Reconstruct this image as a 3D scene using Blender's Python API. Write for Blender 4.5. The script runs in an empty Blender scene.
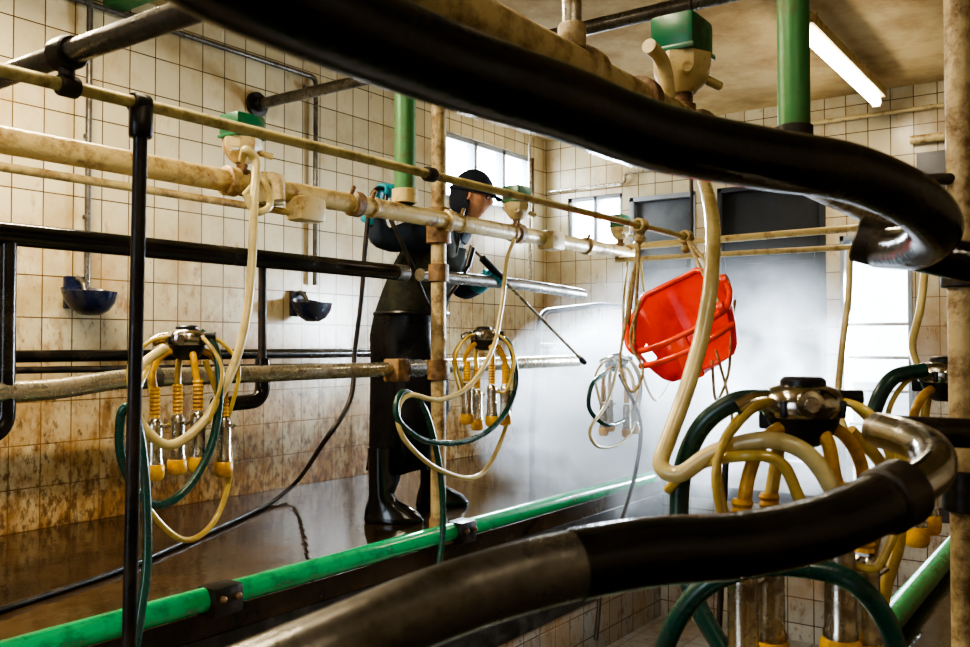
import bpy, bmesh, math, random
from mathutils import Vector, Matrix, Euler
random.seed(4)
V=Vector
D=bpy.data
scn=bpy.context.scene
# ------------------------------------------------------------ camera
YAW=35.6; PITCH=1.37; FPX=900.0
C=V((0,0,.87))
cam_d=D.cameras.new('camera'); cam=D.objects.new('camera',cam_d); scn.collection.objects.link(cam)
cam_d.sensor_width=36; cam_d.lens=FPX/970*36; cam_d.clip_start=.02
cam_d.dof.use_dof=True; cam_d.dof.focus_distance=3.2; cam_d.dof.aperture_fstop=9
cam.location=C; cam.rotation_euler=(math.radians(90+PITCH),0,math.radians(YAW-90))
scn.camera=cam
RM=cam.rotation_euler.to_matrix()
F=V((math.cos(math.radians(YAW)),math.sin(math.radians(YAW)),0)); R=V((F.y,-F.x,0)); Z=V((0,0,1))
def ray(px,py): return RM@V(((px-485)/FPX,(323.5-py)/FPX,-1))
def aD(px,py,d): return C+ray(px,py)*d
def oY(px,py,Y):
    r=ray(px,py); return C+r*((Y-C.y)/r.y)
def oX(px,py,X):
    r=ray(px,py); return C+r*((X-C.x)/r.x)
# ------------------------------------------------------------ materials
def nt(name):
    m=D.materials.new(name); m.use_nodes=True
    t=m.node_tree; b=t.nodes['Principled BSDF']; return m,t,b
def N(t,k,**kw):
    n=t.nodes.new(k)
    for a,v in kw.items(): setattr(n,a,v)
    return n
def ramp(t,src,stops):
    r=N(t,'ShaderNodeValToRGB'); e=r.color_ramp.elements
    while len(e)<len(stops): e.new(.5)
    for i,(p,c) in enumerate(stops):
        e[i].position=p; e[i].color=(c[0],c[1],c[2],1) if isinstance(c,tuple) else (c,c,c,1)
    t.links.new(src,r.inputs[0]); return r
def mk(name,c1,c2=None,scale=8,rough=.45,rough2=None,metal=0,lo=.45,hi=.62,bump=0,stretch=(1,1,1),bscale=40,coat=0,metal2=None):
    m,t,b=nt(name)
    b.inputs['Metallic'].default_value=metal; b.inputs['Roughness'].default_value=rough
    b.inputs['Base Color'].default_value=(*c1,1)
    if coat: b.inputs['Coat Weight'].default_value=coat; b.inputs['Coat Roughness'].default_value=.1
    tc=N(t,'ShaderNodeTexCoord'); mp=N(t,'ShaderNodeMapping'); mp.inputs['Scale'].default_value=stretch
    t.links.new(tc.outputs['Object'],mp.inputs[0])
    if c2:
        n=N(t,'ShaderNodeTexNoise'); n.inputs['Scale'].default_value=scale; n.inputs['Detail'].default_value=8; n.inputs['Roughness'].default_value=.7
        t.links.new(mp.outputs[0],n.inputs['Vector'])
        r=ramp(t,n.outputs[0],[(lo,c1),(hi,c2)]); t.links.new(r.outputs[0],b.inputs['Base Color'])
        r2=ramp(t,n.outputs[0],[(lo,rough),(hi,rough2 if rough2 is not None else min(1,rough+.3))]); t.links.new(r2.outputs[0],b.inputs['Roughness'])
        if metal2 is not None:
            r3=ramp(t,n.outputs[0],[(lo,metal),(hi,metal2)]); t.links.new(r3.outputs[0],b.inputs['Metallic'])
    if bump:
        n2=N(t,'ShaderNodeTexNoise'); n2.inputs['Scale'].default_value=bscale; n2.inputs['Detail'].default_value=4
        t.links.new(mp.outputs[0],n2.inputs['Vector'])
        bp=N(t,'ShaderNodeBump'); bp.inputs['Strength'].default_value=bump; bp.inputs['Distance'].default_value=.01
        t.links.new(n2.outputs[0],bp.inputs['Height']); t.links.new(bp.outputs[0],b.inputs['Normal'])
    return m
def tilemat(name,axis,base=(.56,.49,.33),base2=(.46,.39,.25),tw=.15,th=.2,dirt_z=.95,dirt_amt=1.0,rough=.26):
    m,t,b=nt(name); L=t.links.new
    tc=N(t,'ShaderNodeTexCoord'); sp=N(t,'ShaderNodeSeparateXYZ'); L(tc.outputs['Object'],sp.inputs[0])
    cb=N(t,'ShaderNodeCombineXYZ'); L(sp.outputs['Y' if axis=='y' else 'X'],cb.inputs[0]); L(sp.outputs['Y' if axis=='f' else 'Z'],cb.inputs[1])
    br=N(t,'ShaderNodeTexBrick'); br.offset=0; br.squash=1
    br.inputs['Scale'].default_value=1; br.inputs['Brick Width'].default_value=tw; br.inputs['Row Height'].default_value=th
    br.inputs['Mortar Size'].default_value=.0035; br.inputs['Mortar Smooth'].default_value=.3
    br.inputs['Color1'].default_value=(*base,1); br.inputs['Color2'].default_value=(*base2,1); br.inputs['Mortar'].default_value=(.08,.05,.025,1)
    L(cb.outputs[0],br.inputs['Vector'])
    g=N(t,'ShaderNodeMapRange'); g.inputs['From Min'].default_value=dirt_z+.9; g.inputs['From Max'].default_value=0; g.inputs['To Min'].default_value=-.07; g.inputs['To Max'].default_value=.15*dirt_amt
    L(sp.outputs['Z'],g.inputs['Value'])
    cur=br.outputs['Color']
    for sc,st,lo,hi,col,amt in ((2.4,(1,1,.8),.43,.74,(.33,.185,.055),.88),(11,(1,1,.5),.56,.71,(.20,.095,.028),.8),(34,(1,1,.5),.62,.74,(.09,.045,.018),.8)):
        mp=N(t,'ShaderNodeMapping'); mp.inputs['Scale'].default_value=st; L(tc.outputs['Object'],mp.inputs[0])
        n=N(t,'ShaderNodeTexNoise'); n.inputs['Scale'].default_value=sc; n.inputs['Detail'].default_value=9; n.inputs['Roughness'].default_value=.68; L(mp.outputs[0],n.inputs['Vector'])
        ad=N(t,'ShaderNodeMath',operation='ADD'); L(n.outputs[0],ad.inputs[0]); L(g.outputs[0],ad.inputs[1])
        rp=ramp(t,ad.outputs[0],[(lo,0.0),(hi,amt)])
        mx=N(t,'ShaderNodeMix',data_type='RGBA'); L(rp.outputs[0],mx.inputs['Factor']); L(cur,mx.inputs['A']); mx.inputs['B'].default_value=(*col,1); cur=mx.outputs['Result']
    L(cur,b.inputs['Base Color'])
    b.inputs['Roughness'].default_value=rough
    bp=N(t,'ShaderNodeBump'); bp.inputs['Strength'].default_value=.5; bp.inputs['Distance'].default_value=.004; bp.invert=True
    L(br.outputs['Fac'],bp.inputs['Height']); L(bp.outputs[0],b.inputs['Normal'])
    return m
M={}
M['tile_x']=tilemat('tile_cream_x','x'); M['tile_y']=tilemat('tile_cream_y','y',dirt_amt=.8)
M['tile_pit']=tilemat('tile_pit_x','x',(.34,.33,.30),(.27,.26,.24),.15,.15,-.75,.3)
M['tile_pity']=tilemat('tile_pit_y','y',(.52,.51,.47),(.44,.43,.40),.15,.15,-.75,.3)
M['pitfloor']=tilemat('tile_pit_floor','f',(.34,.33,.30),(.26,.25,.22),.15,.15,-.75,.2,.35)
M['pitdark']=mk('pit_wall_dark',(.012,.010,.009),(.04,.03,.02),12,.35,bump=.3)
M['ceil']=mk('ceiling_paint',(.50,.37,.17),(.26,.14,.04),1.8,.7,lo=.42,hi=.72)
M['floor']=mk('wet_concrete',(.020,.013,.007),(.070,.042,.022),2.6,.02,.20,lo=.42,hi=.7,bump=.3,bscale=8)
M['cream']=mk('cream_rusty_pipe',(.54,.43,.21),(.20,.10,.035),11,.28,.6,lo=.50,hi=.66,bump=.3,bscale=60)
M['rusty']=mk('rusty_pipe',(.26,.16,.08),(.08,.04,.02),13,.4,.75,lo=.42,hi=.62,bump=.4,bscale=60)
M['post']=mk('stained_post',(.44,.35,.20),(.14,.08,.035),14,.35,.7,lo=.45,hi=.64,bump=.35,bscale=60)
M['thin']=mk('galvanised_thin',(.55,.49,.27),(.18,.14,.07),16,.3,.55,metal=.25,lo=.48,hi=.66)
M['steel']=mk('dirty_galvanised',(.45,.42,.34),(.17,.12,.065),13,.25,.55,metal=.85,metal2=.25,lo=.48,hi=.66,bump=.15)
M['steeld']=mk('dark_galvanised',(.17,.16,.145),(.05,.038,.026),9,.24,.5,metal=.7,metal2=.25,lo=.42,hi=.62,bump=.12)
M['black']=mk('black_rubber_sleeve',(.008,.0075,.007),(.036,.027,.018),6,.16,.34,lo=.47,hi=.70,bump=.10,bscale=90)
M['blackm']=mk('black_iron',(.010,.010,.011),(.04,.025,.015),16,.32,.6,bump=.2)
M['green']=mk('green_paint',(.05,.20,.07),(.09,.11,.04),9,.4,.6,lo=.5,hi=.68,bump=.1)
M['curb']=mk('green_curb_paint',(.010,.40,.15),(.012,.14,.06),12,.12,.35,lo=.5,hi=.7,bump=.15,coat=.5)
M['pgreen']=mk('pulsator_green',(.010,.12,.055),(.07,.075,.035),18,.3,.6,lo=.52,hi=.66)
M['pcream']=mk('pulsator_cream',(.52,.43,.24),(.25,.14,.05),20,.4,.7,lo=.5,hi=.68)
M['clear']=mk('milk_hose_yellowed',(.56,.42,.11),(.36,.24,.06),12,.18,.32,coat=.4)
M['clear2']=mk('milk_hose_pale',(.60,.51,.26),(.42,.33,.14),10,.22,.38,coat=.3)
M['yellow']=mk('yellow_rubber',(.72,.40,.02),(.42,.21,.02),14,.32,.5)
M['teal']=mk('teal_hose',(.008,.065,.052),(.02,.045,.036),12,.22,.4,coat=.2)
M['shell']=mk('stainless_shell',(.5,.48,.43),(.24,.2,.15),18,.2,.4,metal=1)
M['claw']=mk('claw_steel',(.55,.53,.50),(.2,.18,.16),22,.16,.38,metal=1)
M['blkp']=mk('black_plastic',(.012,.012,.014),None,rough=.35)
M['bowl']=mk('bowl_enamel_blue',(.010,.015,.050),(.03,.03,.035),14,.2,.45,coat=.4)
M['red']=mk('red_plastic',(.86,.060,.008),(.70,.035,.006),7,.3,.4,coat=.3)
M['rope']=mk('rope',(.50,.41,.24),(.28,.2,.1),60,.9,.9,bump=.6,bscale=200)
M['doord']=mk('door_dark_grey',(.012,.013,.015),(.024,.025,.028),3,.6,.7)
M['doorl']=mk('door_light_grey',(.11,.12,.13),(.07,.08,.09),3,.45,.6)
M['frame']=mk('window_frame_paint',(.26,.28,.30),None,rough=.5)
M['greyb']=mk('grey_box',(.09,.09,.095),None,rough=.5)
M['skin']=mk('skin',(.60,.33,.23),(.5,.26,.18),12,.5,.5)
M['cap']=mk('cap_navy',(.010,.016,.036),None,rough=.8,bump=.4,bscale=120)
M['vest']=mk('vest_dark',(.070,.074,.052),(.028,.032,.034),8,.8,.9,bump=.5,bscale=25)
M['sleeve']=mk('sleeve_navy',(.010,.026,.056),(.014,.016,.030),8,.6,.8,bump=.5,bscale=25)
M['pants']=mk('trousers_black',(.012,.012,.014),(.02,.02,.02),8,.6,.8,bump=.4,bscale=22)
M['apron']=mk('rubber_apron',(.010,.011,.016),(.020,.020,.026),5,.26,.42,bump=.35,bscale=8)
M['boot']=mk('rubber_boot',(.007,.007,.007),None,rough=.15,coat=.5)
M['glove']=mk('teal_glove',(.015,.30,.42),(.015,.18,.28),12,.35,.5)
def emis(name,c,s):
    m,t,b=nt(name); b.inputs['Emission Color'].default_value=(*c,1); b.inputs['Emission Strength'].default_value=s; b.inputs['Base Color'].default_value=(*c,1); return m
M['tube']=emis('fluorescent_tube',(1,.93,.80),26)
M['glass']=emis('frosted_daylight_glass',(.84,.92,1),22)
# ------------------------------------------------------------ mesh tools
def empty(name,loc=(0,0,0)):
    e=D.objects.new(name,None); e.empty_display_size=.1; scn.collection.objects.link(e); return e
def fin(name,bm,mat,parent=None,ang=.7):
    bmesh.ops.recalc_face_normals(bm,faces=bm.faces[:])
    for f in bm.faces: f.smooth=True
    for e in bm.edges:
        if len(e.link_faces)==2 and e.calc_face_angle(0)>ang: e.smooth=False
    me=D.meshes.new(name); bm.to_mesh(me); bm.free()
    for m in (mat if isinstance(mat,(list,tuple)) else [mat]): me.materials.append(M[m] if isinstance(m,str) else m)
    o=D.objects.new(name,me); scn.collection.objects.link(o)
    if parent: o.parent=parent
    return o
def catmull(p,k=7):
    if len(p)<3: return [V(q) for q in p]
    P=[2*V(p[0])-V(p[1])]+[V(q) for q in p]+[2*V(p[-1])-V(p[-2])]; out=[]
    for i in range(1,len(P)-2):
        a,b,c,d=P[i-1:i+3]
        for j in range(k):
            t=j/k; out.append(.5*((2*b)+(c-a)*t+(2*a-5*b+4*c-d)*t*t+(3*b-a-3*c+d)*t**3))
    out.append(P[-2]); return out
def fillet(p,rad=.08,k=7):
    p=[V(q) for q in p]; out=[p[0]]
    for i in range(1,len(p)-1):
        a,b,c=p[i-1:i+2]; r=min(rad,(a-b).length*.49,(c-b).length*.49)
        s=b+(a-b).normalized()*r; e=b+(c-b).normalized()*r
        for j in range(k+1):
            t=j/k; out.append(s*(1-t)**2+b*2*t*(1-t)+e*t*t)
    out.append(p[-1]); return out
def add_tube(bm,pts,r,n=14,cap=True,mi=0):
    P=[]; 
    for q in pts:
        q=V(q)
        if not P or (q-P[-1]).length>1e-5: P.append(q)
    rs=r if isinstance(r,(list,tuple)) else None
    if rs and len(rs)!=len(P): rs=[rs[min(len(rs)-1,int(round(i*(len(rs)-1)/(len(P)-1))))] for i in range(len(P))]
    T=[]
    for i in range(len(P)):
        a=P[max(0,i-1)]; b=P[min(len(P)-1,i+1)]; T.append((b-a).normalized())
    ref=Z if abs(T[0].z)<.9 else V((1,0,0))
    u=T[0].cross(ref).normalized(); rings=[]
    for i,(p,tt) in enumerate(zip(P,T)):
        u=(u-tt*u.dot(tt)).normalized(); w=tt.cross(u); rr=rs[i] if rs else r
        rings.append([bm.verts.new(p+(u*math.cos(2*math.pi*k/n)+w*math.sin(2*math.pi*k/n))*rr) for k in range(n)])
    for a,b in zip(rings,rings[1:]):
        for k in range(n):
            f=bm.faces.new((a[k],a[(k+1)%n],b[(k+1)%n],b[k])); f.material_index=mi
    if cap:
        f=bm.faces.new(rings[0]); f.material_index=mi; f=bm.faces.new(rings[-1][::-1]); f.material_index=mi
def tube(name,pts,r,mat,parent=None,n=16,cap=True):
    bm=bmesh.new(); add_tube(bm,pts,r,n,cap); return fin(name,bm,mat,parent)
def hose(name,pts,r,mat,parent=None,k=8,n=12): return tube(name,catmull(pts,k),r,mat,parent,n)
def add_lathe(bm,prof,org,axis,n=24,mi=0):
    axis=V(axis).normalized(); ref=Z if abs(axis.z)<.9 else V((1,0,0)); u=axis.cross(ref).normalized(); w=axis.cross(u); rings=[]
    for r,h in prof:
        r=max(r,1e-4); rings.append([bm.verts.new(V(org)+axis*h+(u*math.cos(2*math.pi*k/n)+w*math.sin(2*math.pi*k/n))*r) for k in range(n)])
    for a,b in zip(rings,rings[1:]):
        for k in range(n):
            f=bm.faces.new((a[k],a[(k+1)%n],b[(k+1)%n],b[k])); f.material_index=mi
    bm.faces.new(rings[0]).material_index=mi; bm.faces.new(rings[-1][::-1]).material_index=mi
def lathe(name,prof,org,axis,mat,parent=None,n=24):
    bm=bmesh.new(); add_lathe(bm,prof,org,axis,n); return fin(name,bm,mat,parent)
def add_box(bm,c,s,rot=None,bev=0,mi=0):
    r=bmesh.ops.create_cube(bm,size=1); vs=r['verts']
    m=Matrix.Translation(V(c))@((rot.to_4x4()) if rot else Matrix.Identity(4))@Matrix.Diagonal((*s,1))
    bmesh.ops.transform(bm,matrix=m,verts=vs)
    fs=set(f for v in vs for f in v.link_faces)
    for f in fs: f.material_index=mi
    if bev:
        es=list(set(e for v in vs for e in v.link_edges)); bmesh.ops.bevel(bm,geom=es,offset=bev,segments=2,affect='EDGES',profile=.6)
def box(name,c,s,mat,parent=None,rot=None,bev=0):
    bm=bmesh.new(); add_box(bm,c,s,rot,bev); return fin(name,bm,mat,parent)
def boxmm(name,a,b,mat,parent=None,bev=0):
    a=V(a);b=V(b); return box(name,(a+b)/2,b-a,mat,parent,None,bev)
def holed(name,axis,pos,th,u0,u1,z0,z1,holes,mat):
    us=sorted(set([u0,u1]+[h[0] for h in holes]+[h[1] for h in holes])); zs=sorted(set([z0,z1]+[h[2] for h in holes]+[h[3] for h in holes]))
    bm=bmesh.new()
    for a,b in zip(us,us[1:]):
        for c,d in zip(zs,zs[1:]):
            m,n=(a+b)/2,(c+d)/2
            if any(h[0]<m<h[1] and h[2]<n<h[3] for h in holes): continue
            if axis=='y': add_box(bm,((a+b)/2,pos+th/2,(c+d)/2),(b-a,abs(th),d-c))
            else: add_box(bm,(pos+th/2,(a+b)/2,(c+d)/2),(abs(th),b-a,d-c))
    return fin(name,bm,mat)
# ------------------------------------------------------------ room
WY=4.2; WX=6.8; CZ=2.68; PY0=.6; PY1=2.45; PX=5.35; PF=-.85
holed('wall_left','y',WY,.2,-2.6,WX+.2,-.9,CZ,[(5.35,6.6,1.98,2.5)],'tile_x')
holed('wall_far','x',WX,.2,-2.2,WY,-.9,CZ,[(3.45,3.98,1.70,2.15),(1.22,1.70,.0,1.66),(1.80,2.62,0,2.1),(2.80,3.38,0,2.1),(2.0,2.36,2.13,2.23)],'tile_y')
holed('wall_right','y',-2.2,-.2,-2.6,WX+.2,-.9,CZ,[],'tile_x')
holed('wall_back','x',-2.6,-.2,-2.4,WY+.2,-.9,CZ,[(1.0,2.2,0,2.2)],'tile_y')  # unseen doorway behind the camera, added to let daylight in
boxmm('ceiling',(-2.8,-2.4,CZ),(WX+.2,WY+.2,CZ+.1),'ceil')
bm=bmesh.new()
for a,b in [((-2.6,PY1,-.08),(WX,WY,0)),((-2.6,-2.2,-.08),(WX,PY0,0)),((PX,PY0,-.08),(WX,PY1,0))]:
    add_box(bm,(V(a)+V(b))/2,V(b)-V(a))
fin('floor',bm,'floor')
boxmm('floor_pit',(-2.6,PY0-.1,PF-.05),(PX+.1,PY1+.1,PF),'pitfloor')
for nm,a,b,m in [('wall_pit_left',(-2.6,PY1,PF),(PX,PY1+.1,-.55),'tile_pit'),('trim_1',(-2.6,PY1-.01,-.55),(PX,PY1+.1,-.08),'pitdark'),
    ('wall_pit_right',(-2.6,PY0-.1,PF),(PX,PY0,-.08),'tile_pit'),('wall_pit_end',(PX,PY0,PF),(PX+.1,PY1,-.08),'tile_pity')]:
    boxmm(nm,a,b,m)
def door(name,y0,y1,h,mat):
    e=empty(name)
    boxmm('leaf',(WX+.05,y0+.03,.01),(WX+.09,y1-.03,h-.03),mat,e,.004)
    for i,(a,b) in enumerate([((WX-.01,y0,0),(WX+.1,y0+.04,h)),((WX-.01,y1-.04,0),(WX+.1,y1,h)),((WX-.01,y0,h-.04),(WX+.1,y1,h))]): boxmm('frame_%d'%i,a,b,'frame' if mat=='doorl' else 'doord',e,.004)
    for i in range(3): boxmm('panel_rib_%d'%i,(WX+.035,y0+.09,.3+i*.6),(WX+.055,y1-.09,.36+i*.6),mat,e,.004)
    tube('handle',fillet([(WX+.05,y0+.09,1.0),(WX-.02,y0+.09,1.0),(WX-.02,y0+.2,1.0)],.02),.009,'steel',e)
door('door_1',1.80,2.62,2.1,'doord'); door('door_2',2.80,3.38,2.1,'doorl')
e=empty('window_1')
boxmm('pane',(5.38,WY+.10,2.0),(6.57,WY+.11,2.48),'glass',e)
for i in range(4):
    x=5.35+i*.4; boxmm('mullion_%d'%i,(x,WY+.02,1.98),(x+.04,WY+.12,2.5),'frame',e,.003)
for i,z in enumerate((1.98,2.46)): boxmm('rail_%d'%i,(5.35,WY+.02,z),(6.6,WY+.12,z+.04),'frame',e,.003)
e=empty('window_2')
boxmm('pane',(WX+.1,3.47,1.72),(WX+.11,3.96,2.13),'glass',e)
for i,y in enumerate((3.45,3.70,3.945)): boxmm('mullion_%d'%i,(WX+.02,y,1.70),(WX+.12,y+.035,2.15),'frame',e,.003)
for i,z in enumerate((1.70,2.115)): boxmm('rail_%d'%i,(WX+.02,3.45,z),(WX+.12,3.98,z+.035),'frame',e,.003)
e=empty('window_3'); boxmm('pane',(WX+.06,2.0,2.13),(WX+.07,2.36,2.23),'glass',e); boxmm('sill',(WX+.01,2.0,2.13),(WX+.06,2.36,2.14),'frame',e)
e=empty('door_3')
for i,(a,b) in enumerate([((WX-.01,1.22,0),(WX+.2,1.25,1.66)),((WX-.01,1.67,0),(WX+.2,1.70,1.66)),((WX-.01,1.22,1.62),(WX+.2,1.70,1.66))]): boxmm('frame_%d'%i,a,b,'frame',e,.003)
for i in range(4): tube('bar_%d'%i,[(WX+.12,1.24,.3+.24*i),(WX+.12,1.68,.3+.24*i)],.012,'steel',e)
bm=bmesh.new(); add_box(bm,(15,1,-.06),(16,30,.1)); add_box(bm,(-8,1,-.06),(10.4,30,.1))
fin('yard_ground',bm,mk('yard_concrete',(.3,.3,.3),(.4,.4,.4),2,.8))
# ------------------------------------------------------------ lamps
def fluor(x0,x1,y,z,power,rod=True):
    e=empty('fluorescent_lamp')
    boxmm('housing',(x0,y-.06,z+.03),(x1,y+.06,z+.09),'pcream',e,.008)
    tube('tube',[(x0+.04,y,z),(x1-.04,y,z)],.028,'tube',e)
    for i,x in enumerate((x0+.02,x1-.02)): box('socket_%d'%i,(x,y,z+.005),(.03,.06,.07),'pcream',e,bev=.004)
    if rod:
        for i,x in enumerate((x0+.3,x1-.3)): tube('rod_%d'%i,[(x,y,z+.07),(x,y,CZ)],.008,'pcream',e,8)
    l=D.lights.new('tube_light','AREA'); l.shape='RECTANGLE'; l.size=x1-x0; l.size_y=.08; l.energy=power; l.color=(1,.84,.56)
    o=D.objects.new('tube_light',l); scn.collection.objects.link(o); o.location=((x0+x1)/2,y,z-.035); o.parent=e
fluor(4.7,6.45,1.36,2.5,10)
fluor(.0,1.6,1.36,2.5,32)  # unseen fixture added overhead to light the room
fluor(.6,2.2,3.2,2.5,84)  # added out of view to brighten the left wall and platform
fluor(-1.2,.4,-.9,2.5,12)  # extra unseen fixture behind the camera, added for light
w=D.worlds.new('sky'); scn.world=w; w.use_nodes=True
bg=w.node_tree.nodes['Background']; bg.inputs[0].default_value=(.74,.86,1,1); bg.inputs[1].default_value=5.0
CORE=aD(612,418,5.55)
def steam_fill(name,loc,sx,sy,p,spread,aim,col=(.76,.88,1)):  # extra area lamps added at the openings, aimed to brighten the steam
    l=D.lights.new(name,'AREA'); l.shape='RECTANGLE'; l.size=sx; l.size_y=sy; l.energy=p; l.color=col; l.spread=math.radians(spread)
    o=D.objects.new(name,l); scn.collection.objects.link(o); o.location=loc; o.rotation_euler=(V(aim)-V(loc)).to_track_quat('-Z','Y').to_euler()
steam_fill('window_steam_fill',(5.97,WY-.02,2.24),.9,.35,115,80,CORE+V((.1,0,-.1)))  # added beam just inside the window, pointed at the steam core
steam_fill('window_steam_fill.001',(WX-.03,3.71,1.92),.4,.4,35,90,CORE)
steam_fill('doorway_steam_fill',(WX+.12,1.46,.85),.4,1.1,105,80,CORE)  # added beam in the doorway, pointed at the steam core
# ------------------------------------------------------------ left side pipework
MY=2.45; MZ=1.42
def collar(name,p,axis,r,w,mat,parent): 
    return lathe(name,[(r*.9,-w/2),(r,-w/2+.003),(r,w/2-.003),(r*.9,w/2)],p,axis,mat,parent,20)
ml=empty('milk_line')
tube('main_pipe',[(.35,MY,MZ),(4.95,MY,MZ)],.038,'cream',ml,20)
tube('wash_pipe',[(.35,MY-.01,MZ-.075),(2.2,MY-.01,MZ-.075),(2.3,MY-.01,MZ-.055)],.013,'cream',ml)
for i,x in enumerate((1.0,1.95,2.55,3.13,3.7,4.4)): collar('clamp_%d'%i,(x,MY,MZ),(1,0,0),.05,.045,'cream' if i%2 else 'rusty',ml)
for i,x in enumerate((1.98,2.5,2.62,3.2,3.62,4.35)):
    collar('union_ring_%d'%i,(x+.03,MY,MZ),(1,0,0),.044,.02,'post',ml); lathe('clamp_bolt_%d'%i,[(.009,0),(.009,.03),(.004,.034)],(x,MY-.03,MZ+.03),(0,-.5,1),'rusty',ml,8)
p=oY(262,190,MY)
box('inlet_block',(p.x,MY-.02,MZ-.01),(.10,.10,.11),'pcream',ml,bev=.015)
tube('inlet_spout',fillet([(p.x-.02,MY-.03,MZ+.02),(p.x-.02,MY-.1,MZ+.02),(p.x-.02,MY-.11,MZ-.06)],.04),.022,'pcream',ml)
p2=oY(300,207,MY); box('joint_block',(p2.x,MY-.03,MZ-.06),(.13,.09,.09),'pcream',ml,bev=.02)
p3=oY(548,243,MY); box('joint_block_b',(p3.x,MY-.02,MZ-.01),(.13,.1,.1),'pcream',ml,bev=.02)
tube('crossover_pipe_a',[(4.9,MY,MZ+.04),(4.9,.75,MZ+.06)],.02,'cream',ml); tube('crossover_pipe_b',[(4.75,MY,MZ-.05),(4.75,.75,MZ-.06)],.015,'cream',ml)
tube('branch_pipe',[oY(640,232,MY),(4.95,MY,MZ)],.014,'cream',ml)
def post(name,x,y,z0,z1,r,mat,base=True,mat2='rusty'):
    e=empty(name); tube('shaft',[(x,y,z0),(x,y,z1)],r,mat,e,20)
    if base: lathe('foot',[(r*2,0),(r*2,.015),(r*1.25,.02),(r*1.2,.10),(r,.11)],(x,y,z0),Z,mat2,e)
    return e
e=post('support_post',3.13,MY+.045,.0,CZ,.034,'post'); collar('clamp_upper',(3.13,MY+.045,MZ-.02),Z,.055,.16,'rusty',e); collar('clamp_lower',(3.13,MY+.045,.76),Z,.05,.09,'rusty',e); collar('clamp_mid',(3.13,MY+.045,1.19),Z,.046,.08,'rusty',e)
gpx=oY(405,200,MY).x
e=post('green_hanger_post',gpx,MY,MZ+.04,CZ,.045,'green',False); collar('joint',(gpx,MY,MZ+.07),Z,.055,.06,'cream',e)
post('grey_riser_pipe',oY(530,150,3.9).x,3.9,1.3,CZ,.014,'steel',False)
sr=empty('stall_railing'); RY=2.62
tube('upper_rail_a',fillet([(.4,RY,1.19),(3.02,RY,1.19)]),.034,'black',sr,20)
tube('upper_rail_cap',[(2.98,RY,1.19),(3.05,RY,1.19)],.037,'steeld',sr,20)
tube('upper_rail_b',[(3.15,RY,1.19),(4.0,RY,1.19),(4.65,RY,1.17)],.03,'steeld',sr,20)
tube('lower_rail_a',fillet([(.4,RY,.735),(1.45,RY,.735),(1.65,RY,.762),(3.05,RY,.765)],.1),.031,'steel',sr,20)
tube('lower_rail_b',[(3.2,RY,.77),(4.6,RY,.78)],.033,'steel',sr,20)
collar('lower_sleeve_a',(1.75,RY,.762),(1,0,0),.036,.10,'steeld',sr); collar('lower_sleeve_b',(3.1,RY,.765),(1,0,0),.04,.12,'steeld',sr)
tube('brisket_rail',[(.6,3.95,.82),(4.5,3.95,.82)],.028,'black',sr)
tube('brisket_rail_low',[(2.0,3.95,.76),(4.3,3.95,.74)],.016,'blackm',sr)
for i,x in enumerate((1.2,2.9,4.3)): tube('wall_bracket_%d'%i,[(x,3.95,.82),(x,WY,.82)],.018,'blackm',sr)
q=oY(8,240,RY); tube('upright_a',[(q.x,RY,1.19),(q.x,RY,.72)],.024,'black',sr); tube('hook_a',fillet([(q.x,RY,.74),(q.x,RY,.62),(q.x-.15,RY,.60)],.06),.026,'black',sr)
q=oY(268,270,RY); tube('upright_b',[(q.x,RY+.03,1.19),(q.x,RY+.03,.82)],.016,'blackm',sr)
tube('hook_b',fillet([(q.x+.02,RY+.05,.82),(q.x+.02,RY+.05,.66),(q.x-.20,RY+.05,.655)],.06),.028,'black',sr)
q=oY(395,350,RY); box('bracket',(q.x,RY-.01,.76),(.08,.09,.10),'rusty',sr,bev=.01)
tube('cross_bar',[(.73,4.2,1.31),(.73,.3,1.31)],.018,'steeld',None); 
wb=empty('wall_brace_pipe'); q=oY(256,105,WY)
tube('pipe',[(q.x,WY,q.z),(q.x,.9,q.z)],.032,'steeld',wb); lathe('flange',[(.075,0),(.075,.02),(.045,.025),(.04,.07)],(q.x,WY,q.z),(0,-1,0),'blackm',wb)
tp=empty('suspended_pipe'); TY=1.3; za=oY(100,94,TY).z
xe=oY(692,238,TY).x
tube('pipe',[(.2,TY,za),(xe,TY,za)],.0105,'thin',tp,12)
for i,px in enumerate((68,140,430)):
    q=oY(px,90,TY); collar('clamp_%d'%i,(q.x,TY,za),(1,0,0),.017,.03,'blackm',tp)
q=oY(141,110,TY)
tube('drop_post',[(q.x,TY,za-.01),(q.x-.03,TY,PF)],.0115,'blackm',tp); collar('tee',(q.x,TY,za-.03),Z,.019,.05,'blackm',tp)
tube('end_hanger',[(xe,TY,za),(xe,TY,CZ)],.006,'blackm',tp,8)
q=oY(67,70,TY); tube('riser',[(.73,TY,za),(.73,TY,1.31)],.012,'blackm',tp); collar('riser_tee',(.73,TY,1.31),(0,1,0),.026,.04,'blackm',tp)
wp=empty('wall_water_pipe'); q=oY(200,40,WY-.04); q2=oY(316,72,WY-.04); q1=oY(-60,0,WY-.04)
tube('supply',fillet([(q1.x,WY-.04,q.z),(q2.x,WY-.04,q.z),(q2.x,WY-.04,oY(306,285,WY).z)],.05),.015,'steeld',wp,10)
tube('stub',[(q2.x-.1,WY-.04,q.z-.08),(q2.x+.08,WY-.04,q.z-.08)],.012,'steeld',wp,10)
q=oY(90,10,WY-.04); tube('drop',[(q.x,WY-.04,CZ),(q.x,WY-.04,oY(90,285,WY).z)],.015,'steeld',wp,10)
for i,z in enumerate((1.5,1.9,2.3)): collar('clip_%d'%i,(q.x,WY-.03,z),Z,.02,.02,'steeld',wp)
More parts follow.
